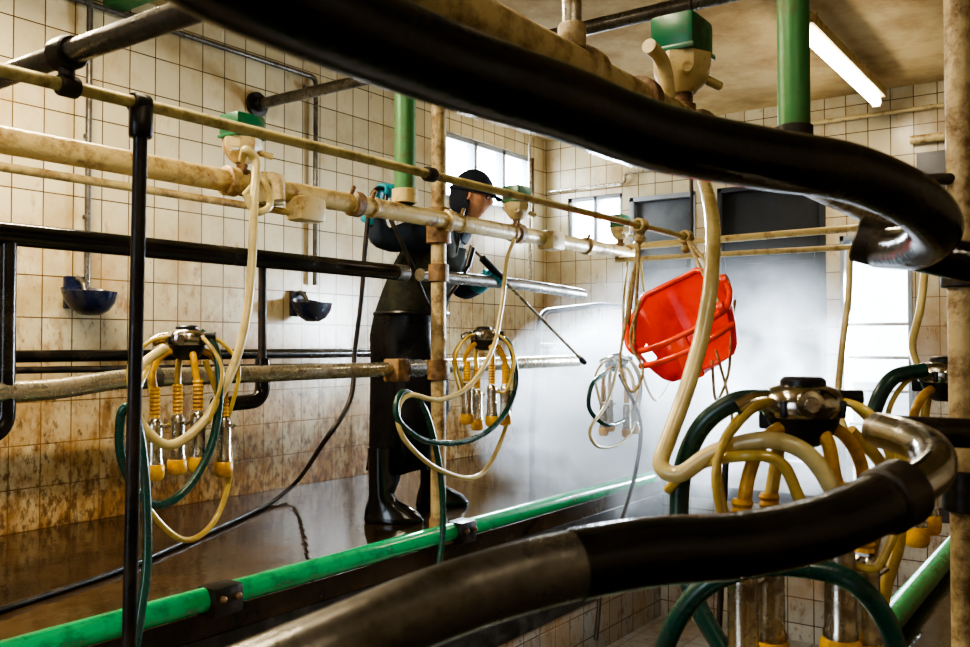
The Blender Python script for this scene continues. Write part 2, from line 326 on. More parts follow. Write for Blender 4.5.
def bowl(px,py):
    q=oY(px,py,WY-.14); e=empty('drinking_bowl')
    bm=bmesh.new(); n=28; rings=[]
    prof=[(.0,-.085),(.05,-.082),(.09,-.06),(.12,-.02),(.135,.03),(.128,.032),(.112,-.015),(.08,-.05),(.04,-.066),(0.0,-.07)]
    for r,h in prof:
        rings.append([bm.verts.new((q.x+math.cos(a)*max(r,.001)*1.0,q.y+math.sin(a)*max(r,.001)*.85,q.z+h+(.03*max(0,math.sin(a))*(r/.135)))) for a in [2*math.pi*k/n for k in range(n)]])
    for a,b in zip(rings,rings[1:]):
        for k in range(n): bm.faces.new((a[k],a[(k+1)%n],b[(k+1)%n],b[k]))
    fin('bowl',bm,'bowl',e)
    box('back_plate',(q.x,WY-.015,q.z+.03),(.12,.03,.16),'bowl',e,bev=.01)
    tube('valve',fillet([(q.x,WY-.03,q.z+.10),(q.x,WY-.08,q.z+.08),(q.x,WY-.12,q.z-.02)],.03),.014,'steeld',e,10)
    tube('paddle',[(q.x-.04,WY-.11,q.z-.03),(q.x+.04,WY-.14,q.z-.03)],.012,'bowl',e,8)
bowl(90,298); bowl(312,308)
gc=empty('green_curb_rail')
tube('rail',[(-.5,MY-.0,.045),(5.2,MY,.045)],.040,'curb',gc,24)
for i,px in enumerate((218,459)):
    q=oY(px,590 if i==0 else 545,MY); box('joint_strap_%d'%i,(q.x,MY-.012,.04),(.12,.10,.10),'blackm',gc,bev=.02)
    for k in range(2): lathe('bolt_%d_%d'%(i,k),[(.012,0),(.012,.012),(.004,.02)],(q.x-.03+.06*k,MY-.06,.05),(0,-1,0),'rusty',gc,8)
gr=empty('green_curb_rail.001'); tube('rail',[(.3,PY0,.04),(5.2,PY0,.04)],.04,'curb',gr,24)
# ------------------------------------------------------------ pulsators
def pulsator(p,s=1.0,face=-1):
    e=empty('pulsator'); p=V(p)
    def b(n,c,sz,m,bv=.01): return box(n,p+V(c)*s,V(sz)*s,m,e,bev=bv*s)
    b('cap',(0,0,.075),(.12,.10,.075),'pgreen',.012); b('lid_rim',(0,0,.036),(.126,.106,.012),'pgreen',.004)
    lathe('body',[(.066*s,.03*s),(.066*s,.0),(.05*s,-.03*s),(.03*s,-.05*s)],p,Z,'pcream',e,8)
    lathe('neck',[(.022*s,-.04*s),(.018*s,-.07*s),(.03*s,-.075*s),(.03*s,-.09*s)],p,Z,'rusty',e,14)
    for i,a in enumerate((-1,1)): tube('nipple_%d'%i,[p+V((a*.04,-.03,-.01))*s,p+V((a*.09,-.05,-.02))*s],.011*s,'pcream',e,10)
q=oY(242,155,MY); pulsator((q.x,MY,MZ+.12)); q=oY(517,207,MY); pulsator((q.x,MY,MZ+.12)); q=oY(655,240,MY); pulsator((min(q.x,4.8),MY,MZ+.12),.9)
# ------------------------------------------------------------ right side
RY2=.75; RZ=1.335
mr=empty('milk_line'); tube('main_pipe',[(-.2,RY2,RZ),(3.9,RY2,RZ)],.034,'post',mr,20)
for i,px in enumerate((585,640,700,740)):
    q=oY(px,100,RY2); collar('clamp_%d'%i,(q.x,RY2,RZ),(1,0,0),.044,.035,'rusty' if i%2 else 'post',mr)
q=oY(572,20,RY2); tube('riser',[(q.x,RY2,RZ),(q.x,RY2,CZ)],.0165,'steel',mr); collar('riser_nut',(q.x,RY2,RZ+.05),Z,.024,.04,'post',mr)
q=oY(632,62,RY2); tube('elbow',fillet([(q.x+.12,RY2-.02,RZ+.02),(q.x+.10,RY2-.02,RZ+.09),(q.x+.03,RY2-.02,RZ+.10)],.04),.014,'pcream',mr)
q=oY(682,60,RY2); pulsator((q.x,RY2,RZ+.105),.95)
gx=oY(794,120,.62).x; gy=.62
e=post('green_hanger_post',gx,gy,oY(794,128,.62).z,CZ,.036,'green',False); collar('joint',(gx,gy,oY(794,128,.62).z-.015),Z,.042,.04,'blackm',e); tube('stem',[(gx,gy,oY(794,128,.62).z),(gx,RY2-.0,RZ)],.018,'rusty',e)
sp=aD(962,300,1.8); e=post('support_post',sp.x,sp.y,0,CZ,.027,'post'); collar('clamp_upper',(sp.x,sp.y,aD(960,265,1.8).z),Z,.040,.09,'blackm',e); collar('clamp_lower',(sp.x,sp.y,aD(960,490,1.8).z),Z,.040,.08,'blackm',e)
nr=empty('rump_rail')
up=[aD(90,-140,.44),aD(200,-45,.50),aD(330,18,.58),aD(450,66,.68),aD(560,102,.76),aD(660,138,.84),aD(760,158,.91),aD(850,173,.97),aD(912,200,1.03),aD(936,228,1.12),aD(915,247,1.25),aD(880,248,1.4)]
hose('upper_tube',up,.0315,'black',nr,10,28)
tube('upper_return',[aD(868,240,1.4),aD(900,248,1.38),aD(985,266,1.34),aD(1150,285,1.3)],.03,'black',nr,24)
collar('upper_joint',aD(872,242,1.4),(aD(900,248,1.38)-aD(868,240,1.4)),.036,.05,'blackm',nr)
tube('tie_bar',[aD(925,180,1.8),aD(985,177,1.8)],.012,'blackm',nr)
lo1=[aD(180,715,.58),aD(320,655,.64),aD(430,607,.70),aD(530,575,.74)]
lo2=[aD(530,575,.74),aD(640,553,.78),aD(740,545,.82),aD(820,528,.86),aD(880,503,.9)]
full=catmull(lo1[:-1]+lo2+[aD(918,483,.935)],10)
tube('lower_tube_steel',full[:40],.0290,'steeld',nr,28)
tube('lower_tube_sleeve',full[34:-6],.0300,'black',nr,28)
st=[aD(880,503,.9),aD(915,485,.935),aD(934,468,.97),aD(930,450,1.02),aD(905,437,1.08),aD(878,430,1.14)]
hose('lower_bend',st,.0225,'claw',nr,8,24)
q0=full[-8]; collar('lower_joint',q0,full[-6]-full[-9],.0345,.04,'blackm',nr)
tube('lower_return',[aD(890,430,1.2),aD(985,434,1.2),aD(1150,440,1.2)],.02,'black',nr,20)
# ------------------------------------------------------------ milking clusters
def cluster(p,ax,s=1.0,seed=0):
    rnd=random.Random(seed); ax=V(ax).normalized(); bx=Z.cross(ax).normalized(); e=empty('milking_cluster'); p=V(p)
    def L(a,b,c): return p+(ax*a+bx*b+Z*c)*s
    lathe('claw_bowl',[(.022*s,-.055*s),(.040*s,-.045*s),(.052*s,-.02*s),(.056*s,.0)],p,Z,'blkp',e,24)
    lathe('claw_lid',[(.058*s,-.010*s),(.064*s,.002*s),(.062*s,.020*s),(.050*s,.034*s),(.030*s,.040*s),(.0,.041*s)],p,Z,'claw',e,28)
    lathe('claw_top_cap',[(.034*s,.037*s),(.034*s,.046*s),(.028*s,.051*s),(0,.052*s)],p,Z,'blkp',e,20)
    for k in range(4):
        a=math.pi/4+k*math.pi/2; box('clip_%d'%k,L(math.cos(a)*.062,math.sin(a)*.062,.004),V((.010,.010,.026))*s,'blkp',e,bev=.003)
    lathe('claw_front_port',[(.02*s,0),(.02*s,.012*s),(.012*s,.014*s),(.011*s,.02*s)],L(-.01,-.052,.012),-bx,'claw',e,16)
    tube('claw_outlet',catmull([L(-.04,0,.015),L(-.075,0,.012),L(-.10,0,.0)]),.016*s,'claw',e,14)
    tube('claw_air_port',[L(.04,-.01,.02),L(.085,-.015,.02)],.012*s,'blkp',e,12)
    box('hanger_bracket',L(.0,.05,-.02),V((.03,.10,.03))*s,'blkp',e,bev=.005)
    pos=[(-.095,-.035),(-.03,.04),(.03,-.045),(.10,.02)]
    for i,(a,b) in enumerate(pos):
        j=rnd.uniform(-.02,.02); ca=a+rnd.uniform(-.012,.012); top=-.17+j
        tube('short_milk_tube_%d'%i,catmull([L(a*.35,b*.5,-.02),L(a*.75,b*.9,-.045),L(a*.98,b,-.09),L(ca,b,top+.03)]),.0105*s,'yellow' if i!=1 else 'clear',e,12)
        bm=bmesh.new(); prof=[]
        for k in range(8): h=top+.05-k*.012; prof+= [(.0135*s,(h)*s),(.0165*s,(h-.006)*s)]
        add_lathe(bm,prof,L(ca,b,0),Z,16); fin('ribbed_liner_tail_%d'%i,bm,'yellow',e)
        t0=top-.045
        lathe('teat_cup_shell_%d'%i,[(.015*s,t0*s),(.021*s,(t0-.008)*s),(.0225*s,(t0-.03)*s),(.0225*s,(t0-.12)*s),(.025*s,(t0-.125)*s),(.025*s,(t0-.14)*s)],L(ca,b,0),Z,'shell',e,20)
        lathe('mouthpiece_%d'%i,[(.0255*s,(t0-.135)*s),(.029*s,(t0-.14)*s),(.030*s,(t0-.16)*s),(.027*s,(t0-.175)*s),(.020*s,(t0-.182)*s),(.012*s,(t0-.175)*s)],L(ca,b,0),Z,'yellow',e,20)
        tube('shell_nipple_%d'%i,[L(ca+.02,b,t0-.03),L(ca+.035,b,t0-.02)],.006*s,'shell',e,8)
        sg=-1 if a<0 else 1; w=.07+.05*abs(a)/.1+rnd.uniform(-.01,.02)
        tube('pulse_tube_%d'%i,catmull([L(sg*.02,b*.3,.02),L(sg*w*.8,b*1.2,.0),L(sg*(w+.03),b*1.5,-.09),L(sg*w*.95,b*1.3,t0-.02),L(ca+.02*sg,b,t0-.03)]),.0065*s,'clear',e,10)
    return e
XA=V((1,0,0)); AXL=(R*.75+XA*.25)
cY=2.34
c1=oY(187,342,cY); cluster(c1,AXL,1.0,1)
c2=oY(484,338,cY); cluster(c2,AXL,1.0,2)
c3=oY(617,362,cY); cluster(c3,AXL,1.0,3)
cr1=aD(803,410,1.36); cluster(cr1,R,.98,4)
cr2=aD(945,378,2.15); cluster(cr2,R,1.0,5)
def Lh(name,lst,r,mat,Y=cY-.03):
    return hose(name,[oY(t[0],t[1],Y-(t[2] if len(t)>2 else 0)) for t in lst],r,mat)
Lh('long_milk_hose',[(243,160,-.05),(246,150),(256,162),(254,200,.03),(252,260,.04),(246,320,.05),(232,370,.05),(205,420,.05),(170,445,.04),(142,425,.03),(132,395),(143,365),(165,348)],.0145,'clear2')
Lh('long_milk_hose.001',[(245,195,-.05),(262,180,.02),(270,205,.03),(255,212,.03),(246,195,.02)],.012,'clear2')
Lh('long_milk_hose.002',[(150,362),(136,400,.05),(134,460,.06),(150,510,.06),(185,540,.05),(215,520,.04),(230,470,.03),(222,410,.02),(205,360)],.009,'clear')
Lh('pulse_hose',[(200,332),(214,345,.03),(220,385,.05),(213,440,.06),(190,485,.06),(160,505,.06),(136,490,.06),(121,455,.07),(121,415,.09),(131,408,.11),(140,435,.13),(146,490,.14),(147,560,.16),(141,610,.18),(132,670,.2)],.0130,'teal')
Lh('long_milk_hose.003',[(514,240,-.05),(507,262),(501,310,.02),(492,350,.04),(470,385,.05),(440,400,.05),(410,395,.04),(398,410,.04),(405,440,.05),(440,470,.05),(480,475,.05),(505,430,.04),(512,380,.02),(498,350)],.0105,'clear2')
Lh('pulse_hose.001',[(494,335),(510,345,.03),(516,385,.05),(500,420,.06),(470,440,.06),(430,442,.06),(402,425,.05),(396,405,.04),(405,392,.03),(425,410,.03),(440,470,.04),(443,530,.05),(437,580,.06),(436,610,.08)],.0125,'teal')
Lh('pulse_hose.002',[(628,355),(640,380,.03),(636,410),(610,425,.05),(590,410),(592,385),(606,372)],.012,'teal')
Lh('long_milk_hose.004',[(628,262,-.05),(624,300),(622,345),(608,400,.03),(590,430,.05),(600,447,.05),(625,440,.05),(640,410,.03)],.009,'clear2')
Lh('long_milk_hose.005',[(640,258,-.05),(645,310),(640,360),(655,400),(672,380)],.009,'clear2')
Lh('wash_hose',[(620,375,.05),(640,420,.05),(636,470,.05),(622,520,.1),(604,570,.15),(596,640,.2)],.012,'blackm')
def Dh(name,lst,r,mat,parent=None): return hose(name,[aD(*t) for t in lst],r,mat,parent)
Dh('long_milk_hose.006',[(703,178,1.92),(712,215,1.62),(712,270,1.5),(703,330,1.46),(688,385,1.43),(670,435,1.4),(661,465,1.38),(680,474,1.36),(715,452,1.34),(765,440,1.30),(805,452,1.28),(832,488,1.27),(845,530,1.28)],.0130,'clear2')
Dh('long_milk_hose.007',[(668,490,1.42),(690,468,1.38),(740,456,1.3),(780,462,1.28),(800,500,1.27)],.0085,'clear')
Dh('pulse_hose.003',[(770,400,1.36),(735,402,1.38),(703,425,1.4),(684,465,1.42),(679,515,1.42),(685,565,1.4),(700,610,1.38),(730,660,1.36)],.0155,'teal')
Dh('pulse_hose.004',[(655,670,1.2),(680,615,1.18),(715,580,1.16),(770,566,1.14),(830,572,1.12),(865,592,1.1),(890,630,1.1),(903,680,1.1)],.0135,'teal')
Dh('long_milk_hose.008',[(850,430,1.4),(885,470,1.42),(900,530,1.42),(885,590,1.4),(880,640,1.4)],.010,'clear')
Dh('pulse_hose.005',[(925,370,2.1),(893,378,2.1),(876,405,2.1),(870,440,2.1)],.018,'teal')
Dh('long_milk_hose.009',[(850,250,3.0),(848,300,3.0),(842,350,3.0),(838,400,3.0),(845,430,2.9)],.011,'clear2')
Dh('long_milk_hose.010',[(925,270,2.6),(920,310,2.5),(912,345,2.4),(918,370,2.3)],.011,'clear2')
Dh('wash_hose.001',[(727,440,1.7),(724,500,1.7),(722,560,1.7),(718,650,1.7)],.006,'blackm')
pc=V((4.2,1.95,PF+.015)); hose('wash_hose.002',[pc+V((math.cos(a)*(.22+.01*a),math.sin(a)*(.18+.008*a),.003*a)) for a in [i*.5 for i in range(30)]],.012,'blackm')
fw=empty('far_wall_pipes')
tube('pipe_a',[(WX-.05,2.7,2.50),(WX-.05,.2,2.50)],.016,'cream',fw); q=oX(910,140,WX-.06)
tube('pipe_b',[(WX-.05,q.y,q.z),(WX-.05,.2,q.z)],.03,'cream',fw); tube('pipe_c',fillet([(WX-.05,4.15,2.22),(WX-.05,3.4,2.22),(WX-.05,3.4,2.3),(WX-.05,2.7,2.3)],.05),.014,'steel',fw)
q=oX(942,178,WX-.05); e=empty('fuse_box'); box('case',(WX-.05,q.y,q.z),(.1,.30,.36),'greyb',e,bev=.012); box('cover',(WX-.105,q.y,q.z+.02),(.02,.24,.26),'greyb',e,bev=.006)
box('green_roof_beam',(2.6,1.2,CZ-.05),(.1,6.6,.1),'green',bev=.005)
sg=empty('stall_gate'); gY=3.3
tube('outer_loop',fillet([oY(532,420,gY),oY(540,312,gY),oY(600,305,gY),oY(645,309,gY),oY(645,420,gY)],.12),.022,'blackm',sg)
tube('inner_bar',[oY(538,345,gY),oY(645,350,gY)],.018,'steeld',sg); tube('inner_post',[oY(600,308,gY),oY(600,400,gY)],.014,'blackm',sg)
for i,px in enumerate((532,645)):
    q=oY(px,420,gY); tube('leg_%d'%i,[(q.x,gY,q.z),(q.x,gY,0)],.022,'blackm',sg)
# ------------------------------------------------------------ red toddler swing
def swing():
    e=empty('toddler_swing'); S=1.06
    cen=aD(686,334,3.05)
    rot=Matrix.Rotation(math.radians(YAW-90-30),3,'Z')@Matrix.Rotation(math.radians(-24),3,'Y')@Matrix.Rotation(math.radians(10),3,'X')*S
    TM=Matrix.Translation(cen)@rot.to_4x4()
    def T(x,y,z): return cen+rot@V((x,y,z))
    bm=bmesh.new(); n=30; hN=8; grid=[]
    def plan(t,k):
        a=t*math.radians(118); ta=.60+.40*k**.6
        return (math.sin(a)*.185*ta, math.cos(a)*.125*ta+.0)
    def topz(t): return .17-.15*max(0,(abs(t)-.28)/.72)**.9
    for i in range(n+1):
        t=-1+2*i/n; top=topz(t); col=[]
        for j in range(hN+1):
            k=j/hN; x,y=plan(t,k); col.append(bm.verts.new((x,y,-.12+(top+.12)*k)))
        grid.append(col)
    for i in range(n):
        for j in range(hN):
            if j in (3,4) and (i in (4,5,6) or i in (23,24,25)): continue
            bm.faces.new((grid[i][j],grid[i+1][j],grid[i+1][j+1],grid[i][j+1]))
    cv=bm.verts.new((0,0,-.14))
    for i in range(n): bm.faces.new((grid[i+1][0],grid[i][0],cv))
    fr=bm.verts.new((0,-.09,-.12)); bm.faces.new((grid[0][0],cv,fr)); bm.faces.new((grid[n][0],fr,cv))
    bmesh.ops.solidify(bm,geom=bm.faces[:],thickness=.008)
    bmesh.ops.transform(bm,matrix=TM,verts=bm.verts[:])
    fin('bucket',bm,'red',e,.9)
    rim=[]
    for i in range(n+1):
        t=-1+2*i/n; x,y=plan(t,1); rim.append(T(x,y,topz(t)))
    tube('rim',rim,.011,'red',e,12)
    xl,yl=plan(-1,1); 
    for i,h in enumerate((.02,-.03)):
        tube('front_bar_%d'%i,catmull([T(xl,yl,h),T(xl*.6,yl-.04,h-.01),T(0,yl-.055,h-.015),T(-xl*.6,yl-.04,h-.01),T(-xl,yl,h)]),.011,'red',e,12)
    bm=bmesh.new(); add_box(bm,(0,yl-.052,-.06),(.055,.02,.15),None,.008); bmesh.ops.transform(bm,matrix=TM,verts=bm.verts[:]); fin('crotch_strap',bm,'red',e)
    ears=[T(-.178,.04,.10),T(.178,.04,.10),T(-.155,-.07,.03),T(.155,-.07,.03)]
    for i,q in enumerate(ears): lathe('rope_eye_%d'%i,[(.02,-.01),(.022,0),(.02,.01)],q,rot@V((1,0,0)),'red',e,14)
    kA=V((oY(640,240,TY).x,TY,za)); kB=V((oY(686,240,TY).x,TY,za))
    for i,(q,k) in enumerate(zip(ears,(kA,kB,kA,kB))): tube('rope_%d'%i,[q,q.lerp(k,.5)+V((0,0,-.01)),k],.006,'rope',e,8)
    for i,k in enumerate((kA,kB)):
        bm=bmesh.new()
        for j in range(5):
            c=k+V((.008*(j-2),0,0)); pts=[c+V((.003*math.sin(a),math.cos(a)*.019,math.sin(a)*.019)) for a in [2*math.pi*m/14 for m in range(15)]]
            add_tube(bm,pts,.006,6)
        fin('rope_wrap_%d'%i,bm,'rope',e)
        lathe('knot_%d'%i,[(.004,-.05),(.018,-.04),(.02,-.03),(.012,-.02),(.018,-.01),(.01,0)],k+V((0,0,-.01)),Z,'rope',e,12)
    def dl(nm,l,r=.005): hose(nm,[aD(a,b,c) for a,b,c in l],r,'rope',e,6,8)
    dl('loose_rope_a',[(640,256,3.0),(632,275,3.0),(626,320,2.98),(620,365,2.97),(632,392,2.96),(643,370,2.97),(630,340,2.98),(640,300,3.0)])
    dl('loose_rope_b',[(735,300,3.02),(731,340,3.0),(728,375,3.0),(716,400,3.0),(712,360,3.0)])
    dl('loose_rope_c',[(716,350,3.0),(728,395,3.0),(732,420,3.0),(728,452,3.0)])
swing()
# ------------------------------------------------------------ the washer man
O=V((C.x,C.y,0))+F*4.6+R*(-80/900*4.6)
def P(s,t,z): return O+R*s+F*t+Z*z
man=empty('man_washing')
sk=dict(pel=(P(0,.03,.95),.145,.155),sp=(P(.04,.03,1.12),.15,.16),ch=(P(.12,.03,1.30),.165,.17),uc=(P(.19,.03,1.41),.13,.14),nk=(P(.26,.03,1.50),.06,.06),hb=(P(.31,.03,1.57),.055,.055),
 nsh=(P(.15,-.14,1.42),.088,.088),nel=(P(-.11,-.25,1.37),.068,.068),nwr=(P(-.115,-.30,1.54),.042,.042),
 fsh=(P(.21,.19,1.41),.088,.088),fel=(P(.29,.22,1.15),.068,.068),fwr=(P(.42,.05,1.21),.042,.042),
 nh=(P(-.02,-.08,.86),.10,.10),nkn=(P(.02,-.10,.50),.075,.075),nan=(P(-.09,-.18,.12),.05,.05),
 fh=(P(.02,.13,.86),.10,.10),fkn=(P(.12,.16,.50),.075,.075),fan=(P(.13,.25,.12),.05,.05))
ks=list(sk); ed=[('pel','sp'),('sp','ch'),('ch','uc'),('uc','nk'),('nk','hb'),('uc','nsh'),('nsh','nel'),('nel','nwr'),('uc','fsh'),('fsh','fel'),('fel','fwr'),('pel','nh'),('nh','nkn'),('nkn','nan'),('pel','fh'),('fh','fkn'),('fkn','fan')]
me=D.meshes.new('b'); me.from_pydata([sk[k][0] for k in ks],[(ks.index(a),ks.index(b)) for a,b in ed],[])
ob=D.objects.new('b',me); scn.collection.objects.link(ob)
md=ob.modifiers.new('s','SKIN'); md.use_smooth_shade=True
sv=me.skin_vertices[0].data
for i,k in enumerate(ks): sv[i].radius=(sk[k][1],sk[k][2]); sv[i].use_root=(k=='pel')
ms=ob.modifiers.new('u','SUBSURF'); ms.levels=2; ms.render_levels=2
dg=bpy.context.evaluated_depsgraph_get(); dg.update()
bme=D.meshes.new_from_object(ob.evaluated_get(dg)); D.objects.remove(ob)
body=D.objects.new('body',bme); scn.collection.objects.link(body); body.parent=man
for k in ('vest','sleeve','pants','skin'): bme.materials.append(M[k])
def segd(p,a,b):
    t=max(0,min(1,(p-a).dot(b-a)/(b-a).length_squared)); return (p-(a+(b-a)*t)).length
for f in bme.polygons:
    c=f.center; f.use_smooth=True
    arm=min(segd(c,sk['nsh'][0],sk['nel'][0]),segd(c,sk['nel'][0],sk['nwr'][0]),segd(c,sk['fsh'][0],sk['fel'][0]),segd(c,sk['fel'][0],sk['fwr'][0]))
    tor=min(segd(c,sk['pel'][0],sk['uc'][0]),9)
    if segd(c,sk['nk'][0],sk['hb'][0])<.075 and c.z>1.5: f.material_index=3
    elif c.z<.98: f.material_index=2
    elif (arm<.10 and tor>.16) or c.z>1.42: f.material_index=1
    else: f.material_index=0
tx=D.textures.new('cloth','CLOUDS'); tx.noise_scale=.09
dm=body.modifiers.new('folds','DISPLACE'); dm.texture=tx; dm.strength=.03; dm.mid_level=.5; dm.texture_coords='GLOBAL'
hc=P(.345,.02,1.635); hd=(R*.93-Z*.20-F*.22).normalized(); hs=Z.cross(hd).normalized(); hu=hd.cross(hs)
HM=Matrix((( hd.x,hs.x,hu.x),(hd.y,hs.y,hu.y),(hd.z,hs.z,hu.z)))
def hp(x,y,z): return hc+HM@V((x,y,z))
bm=bmesh.new(); bmesh.ops.create_uvsphere(bm,u_segments=32,v_segments=24,radius=1)
for v in bm.verts:
    x,y,z=v.co; X=x*.098; Y_=y*.076; Z_=z*.118
    if z<0: Y_*=1-.28*(-z); X=X*(1-.12*(-z)) if x>0 else X*(1-.45*(-z)*.8)
    if x>0:
        g=math.exp(-((y/.16)**2)-(((z+.12)/.17)**2)); X+=.024*g
        X+=.006*math.exp(-((y/.35)**2)-(((z+.48)/.07)**2)); X+=.006*math.exp(-((y/.3)**2)-(((z+.60)/.06)**2))-.006*math.exp(-((y/.3)**2)-(((z+.54)/.04)**2))
        X+=.012*math.exp(-((y/.4)**2)-(((z+.85)/.15)**2))
        X-=.010*(math.exp(-(((abs(y)-.38)/.17)**2)-(((z-.06)/.12)**2)))
        X+=.006*math.exp(-((y/.7)**2)-(((z-.24)/.10)**2))
    v.co=hp(X,Y_,Z_)
fin('head',bm,'skin',man,2)
for i,s_ in enumerate((-1,1)):
    bm=bmesh.new(); add_lathe(bm,[(.004,0),(.022,.003),(.026,.010),(.020,.013),(.010,.008)],hp(-.008,s_*.072,-.005),(HM@V((-.3,s_,0))),14); fin('ear_%d'%i,bm,'skin',man)
    lathe('eye_%d'%i,[(.004,0),(.010,.004),(.011,.008),(.006,.012)],hp(.078,s_*.029,.006),HM@V((1,0,0)),'blkp',man,12)
bm=bmesh.new(); bmesh.ops.create_uvsphere(bm,u_segments=28,v_segments=18,radius=1)
for v in list(bm.verts):
    if v.co.z<-.85 or (v.co.x>.22 and v.co.z<.4): bm.verts.remove(v)
for v in bm.verts: x,y,z=v.co; v.co=hp(x*.112-.008,y*.094,z*.135-.008)
bmesh.ops.solidify(bm,geom=bm.faces[:],thickness=.006); fin('hood',bm,'cap',man,2)
bm=bmesh.new(); bmesh.ops.create_uvsphere(bm,u_segments=32,v_segments=22,radius=1)
for v in list(bm.verts):
    if v.co.z<.18: bm.verts.remove(v)
for v in bm.verts: x,y,z=v.co; v.co=hp(x*.119-.004,y*.10,z*.145-.004)
bmesh.ops.solidify(bm,geom=bm.faces[:],thickness=.006); fin('cap_crown',bm,'cap',man,2)
tube('cap_band',[hp(math.cos(a)*.115-.004,math.sin(a)*.096,.024) for a in [2*math.pi*k/28 for k in range(29)]],.011,'cap',man,8)
bm=bmesh.new(); rows=[]
for j in range(5):
    rr=j/4; rows.append([bm.verts.new(hp(.095+.062*rr*math.cos(a*.9),math.sin(a)*.080*(1-.1*rr),.032-.018*rr-.012*math.sin(a)**2)) for a in [math.radians(-75+15*k) for k in range(11)]])
for a,b in zip(rows,rows[1:]):
    for k in range(10): bm.faces.new((a[k],a[k+1],b[k+1],b[k]))
bmesh.ops.solidify(bm,geom=bm.faces[:],thickness=.004); fin('cap_brim',bm,'cap',man,2)
lathe('collar',[(.095,-.05),(.10,0),(.09,.04),(.078,.065)],P(.25,.03,1.475),(R*.5+Z),'sleeve',man,20)
def hand(nm,w,fd,pn,curl=1.0,flip=1):
    fd=V(fd).normalized(); pn=(V(pn)-fd*V(pn).dot(fd)).normalized(); sd=fd.cross(pn)*flip; bm=bmesh.new()
    n=14; rings=[]
    for u,wd,th in ((-.015,.027,.022),(.01,.030,.022),(.04,.040,.020),(.07,.043,.017),(.09,.040,.013),(.098,.03,.006)):
        rings.append([bm.verts.new(w+fd*u+sd*(math.cos(a)*wd)+pn*(math.sin(a)*th)) for a in [2*math.pi*k/n for k in range(n)]])
    for a,b in zip(rings,rings[1:]):
        for k in range(n): bm.faces.new((a[k],a[(k+1)%n],b[(k+1)%n],b[k]))
    bm.faces.new(rings[0]); bm.faces.new(rings[-1][::-1])
    for i,(o,l) in enumerate(((.031,.92),(.0105,1.0),(-.0105,.95),(-.031,.76))):
        p0=w+fd*.075+sd*o; pts=[p0]; d=fd.copy(); an=0
        for L_,c in ((.03,20),(.042*l,62),(.027*l,65),(.022*l,35)):
            an+=math.radians(c)*curl; d=fd*math.cos(an)+pn*math.sin(an); pts.append(pts[-1]+d*L_)
        cp=catmull(pts,5); add_tube(bm,cp,[.0105]*int(len(cp)*.4)+[.0095]*int(len(cp)*.4)+[.0085,.005],10)
    pts=[w+fd*.02+sd*.024,w+fd*.045+sd*.05+pn*.012,w+fd*.07+sd*.052+pn*.035,w+fd*.085+sd*.035+pn*.052]
    add_tube(bm,catmull(pts,5),[.014,.013,.0125,.012,.011,.010,.009,.006],10)
    add_lathe(bm,[(.050,-.09),(.052,-.085),(.045,-.02),(.034,.0)],w,fd,16)
    fin(nm,bm,'glove',man,1.2)
nw=sk['nwr'][0]; hand('hand_right',nw,P(.035,-.03,.1)-P(0,0,0),R*.8-F*.4,1.0,1)
fwp=sk['fwr'][0]; hand('hand_left',fwp,(fwp-sk['fel'][0]),-Z*.4-F*.9,1.0,-1)
wg=empty('pressure_washer_lance'); g0=fwp+(fwp-sk['fel'][0]).normalized()*.085-F*.04
tip=aD(580,358,4.95); dr=(tip-g0).normalized()
tube('lance',[g0-dr*.22,tip],.008,'steel',wg,10); tube('grip',[g0-dr*.12,g0+dr*.06],.019,'blkp',wg,14); tube('handle',[g0-dr*.20,g0-dr*.24-Z*.12],.017,'blkp',wg,12); lathe('nozzle',[(.012,0),(.016,.02),(.014,.05),(.006,.055)],tip,dr,'blkp',wg,14)
gh=g0-dr*.24-Z*.12; hn=nw+(R*.035-F*.03+Z*.1).normalized()*.075+R*.03-F*.02
def gz(px,py,z=.012):
    r=ray(px,py); return C+r*((z-C.z)/r.z)
hose('washer_hose',[gh,gh-R*.06-Z*.1-F*.06,P(.15,-.22,1.05),P(.06,-.32,1.25),P(-.05,-.36,1.5),hn,P(-.12,-.38,1.58),P(-.15,-.38,1.38),P(-.17,-.38,1.1),P(-.20,-.38,.85),aD(350,400,4.15),aD(322,445,4.1),gz(298,480,.10),gz(275,500,.02),gz(255,511),gz(225,525),gz(190,540),gz(120,570),gz(40,597),gz(-60,630)],.0115,'blackm')
bm=bmesh.new(); n=48; rings=[]
for z,cs,ct,hs_,ht in ((1.36,.15,.03,.165,.19),(1.28,.12,.03,.18,.205),(1.15,.065,.03,.178,.205),(1.02,.02,.03,.178,.2),(.92,.01,.03,.185,.2),(.75,.02,.03,.19,.22),(.55,.02,.02,.19,.24),(.38,.0,.02,.175,.25),(.25,-.02,.02,.17,.26)):
    fold=.018*max(0,(1.1-z))+.006; rings.append([bm.verts.new(P(cs+math.cos(a)*(hs_+fold*math.sin(7*a+z*3)),ct+math.sin(a)*(ht+fold*math.sin(6*a+z*9)),z+.01*math.sin(5*a)*(z<.3))) for a in [2*math.pi*k/n for k in range(n)]])
for a,b in zip(rings,rings[1:]):
    for k in range(n): bm.faces.new((a[k],a[(k+1)%n],b[(k+1)%n],b[k]))
bmesh.ops.solidify(bm,geom=bm.faces[:],thickness=.005)
for f in bm.faces:
    if f.calc_center_median().z>1.0: f.material_index=1
fin('apron',bm,['apron','vest'],man,2)
for i,t in enumerate((-.1,.14)): tube('apron_strap_%d'%i,catmull([P(.26,t,1.33),P(.27,t,1.42),P(.2,t,1.53),P(.1,t,1.45),P(.02,t,1.3),P(-.05,t,1.1)]),.012,'apron',man,8)
tube('belt',[P(.03+math.cos(a)*.186,.03+math.sin(a)*.208,1.03+.0*a) for a in [2*math.pi*k/36 for k in range(37)]],.012,'blkp',man,8)
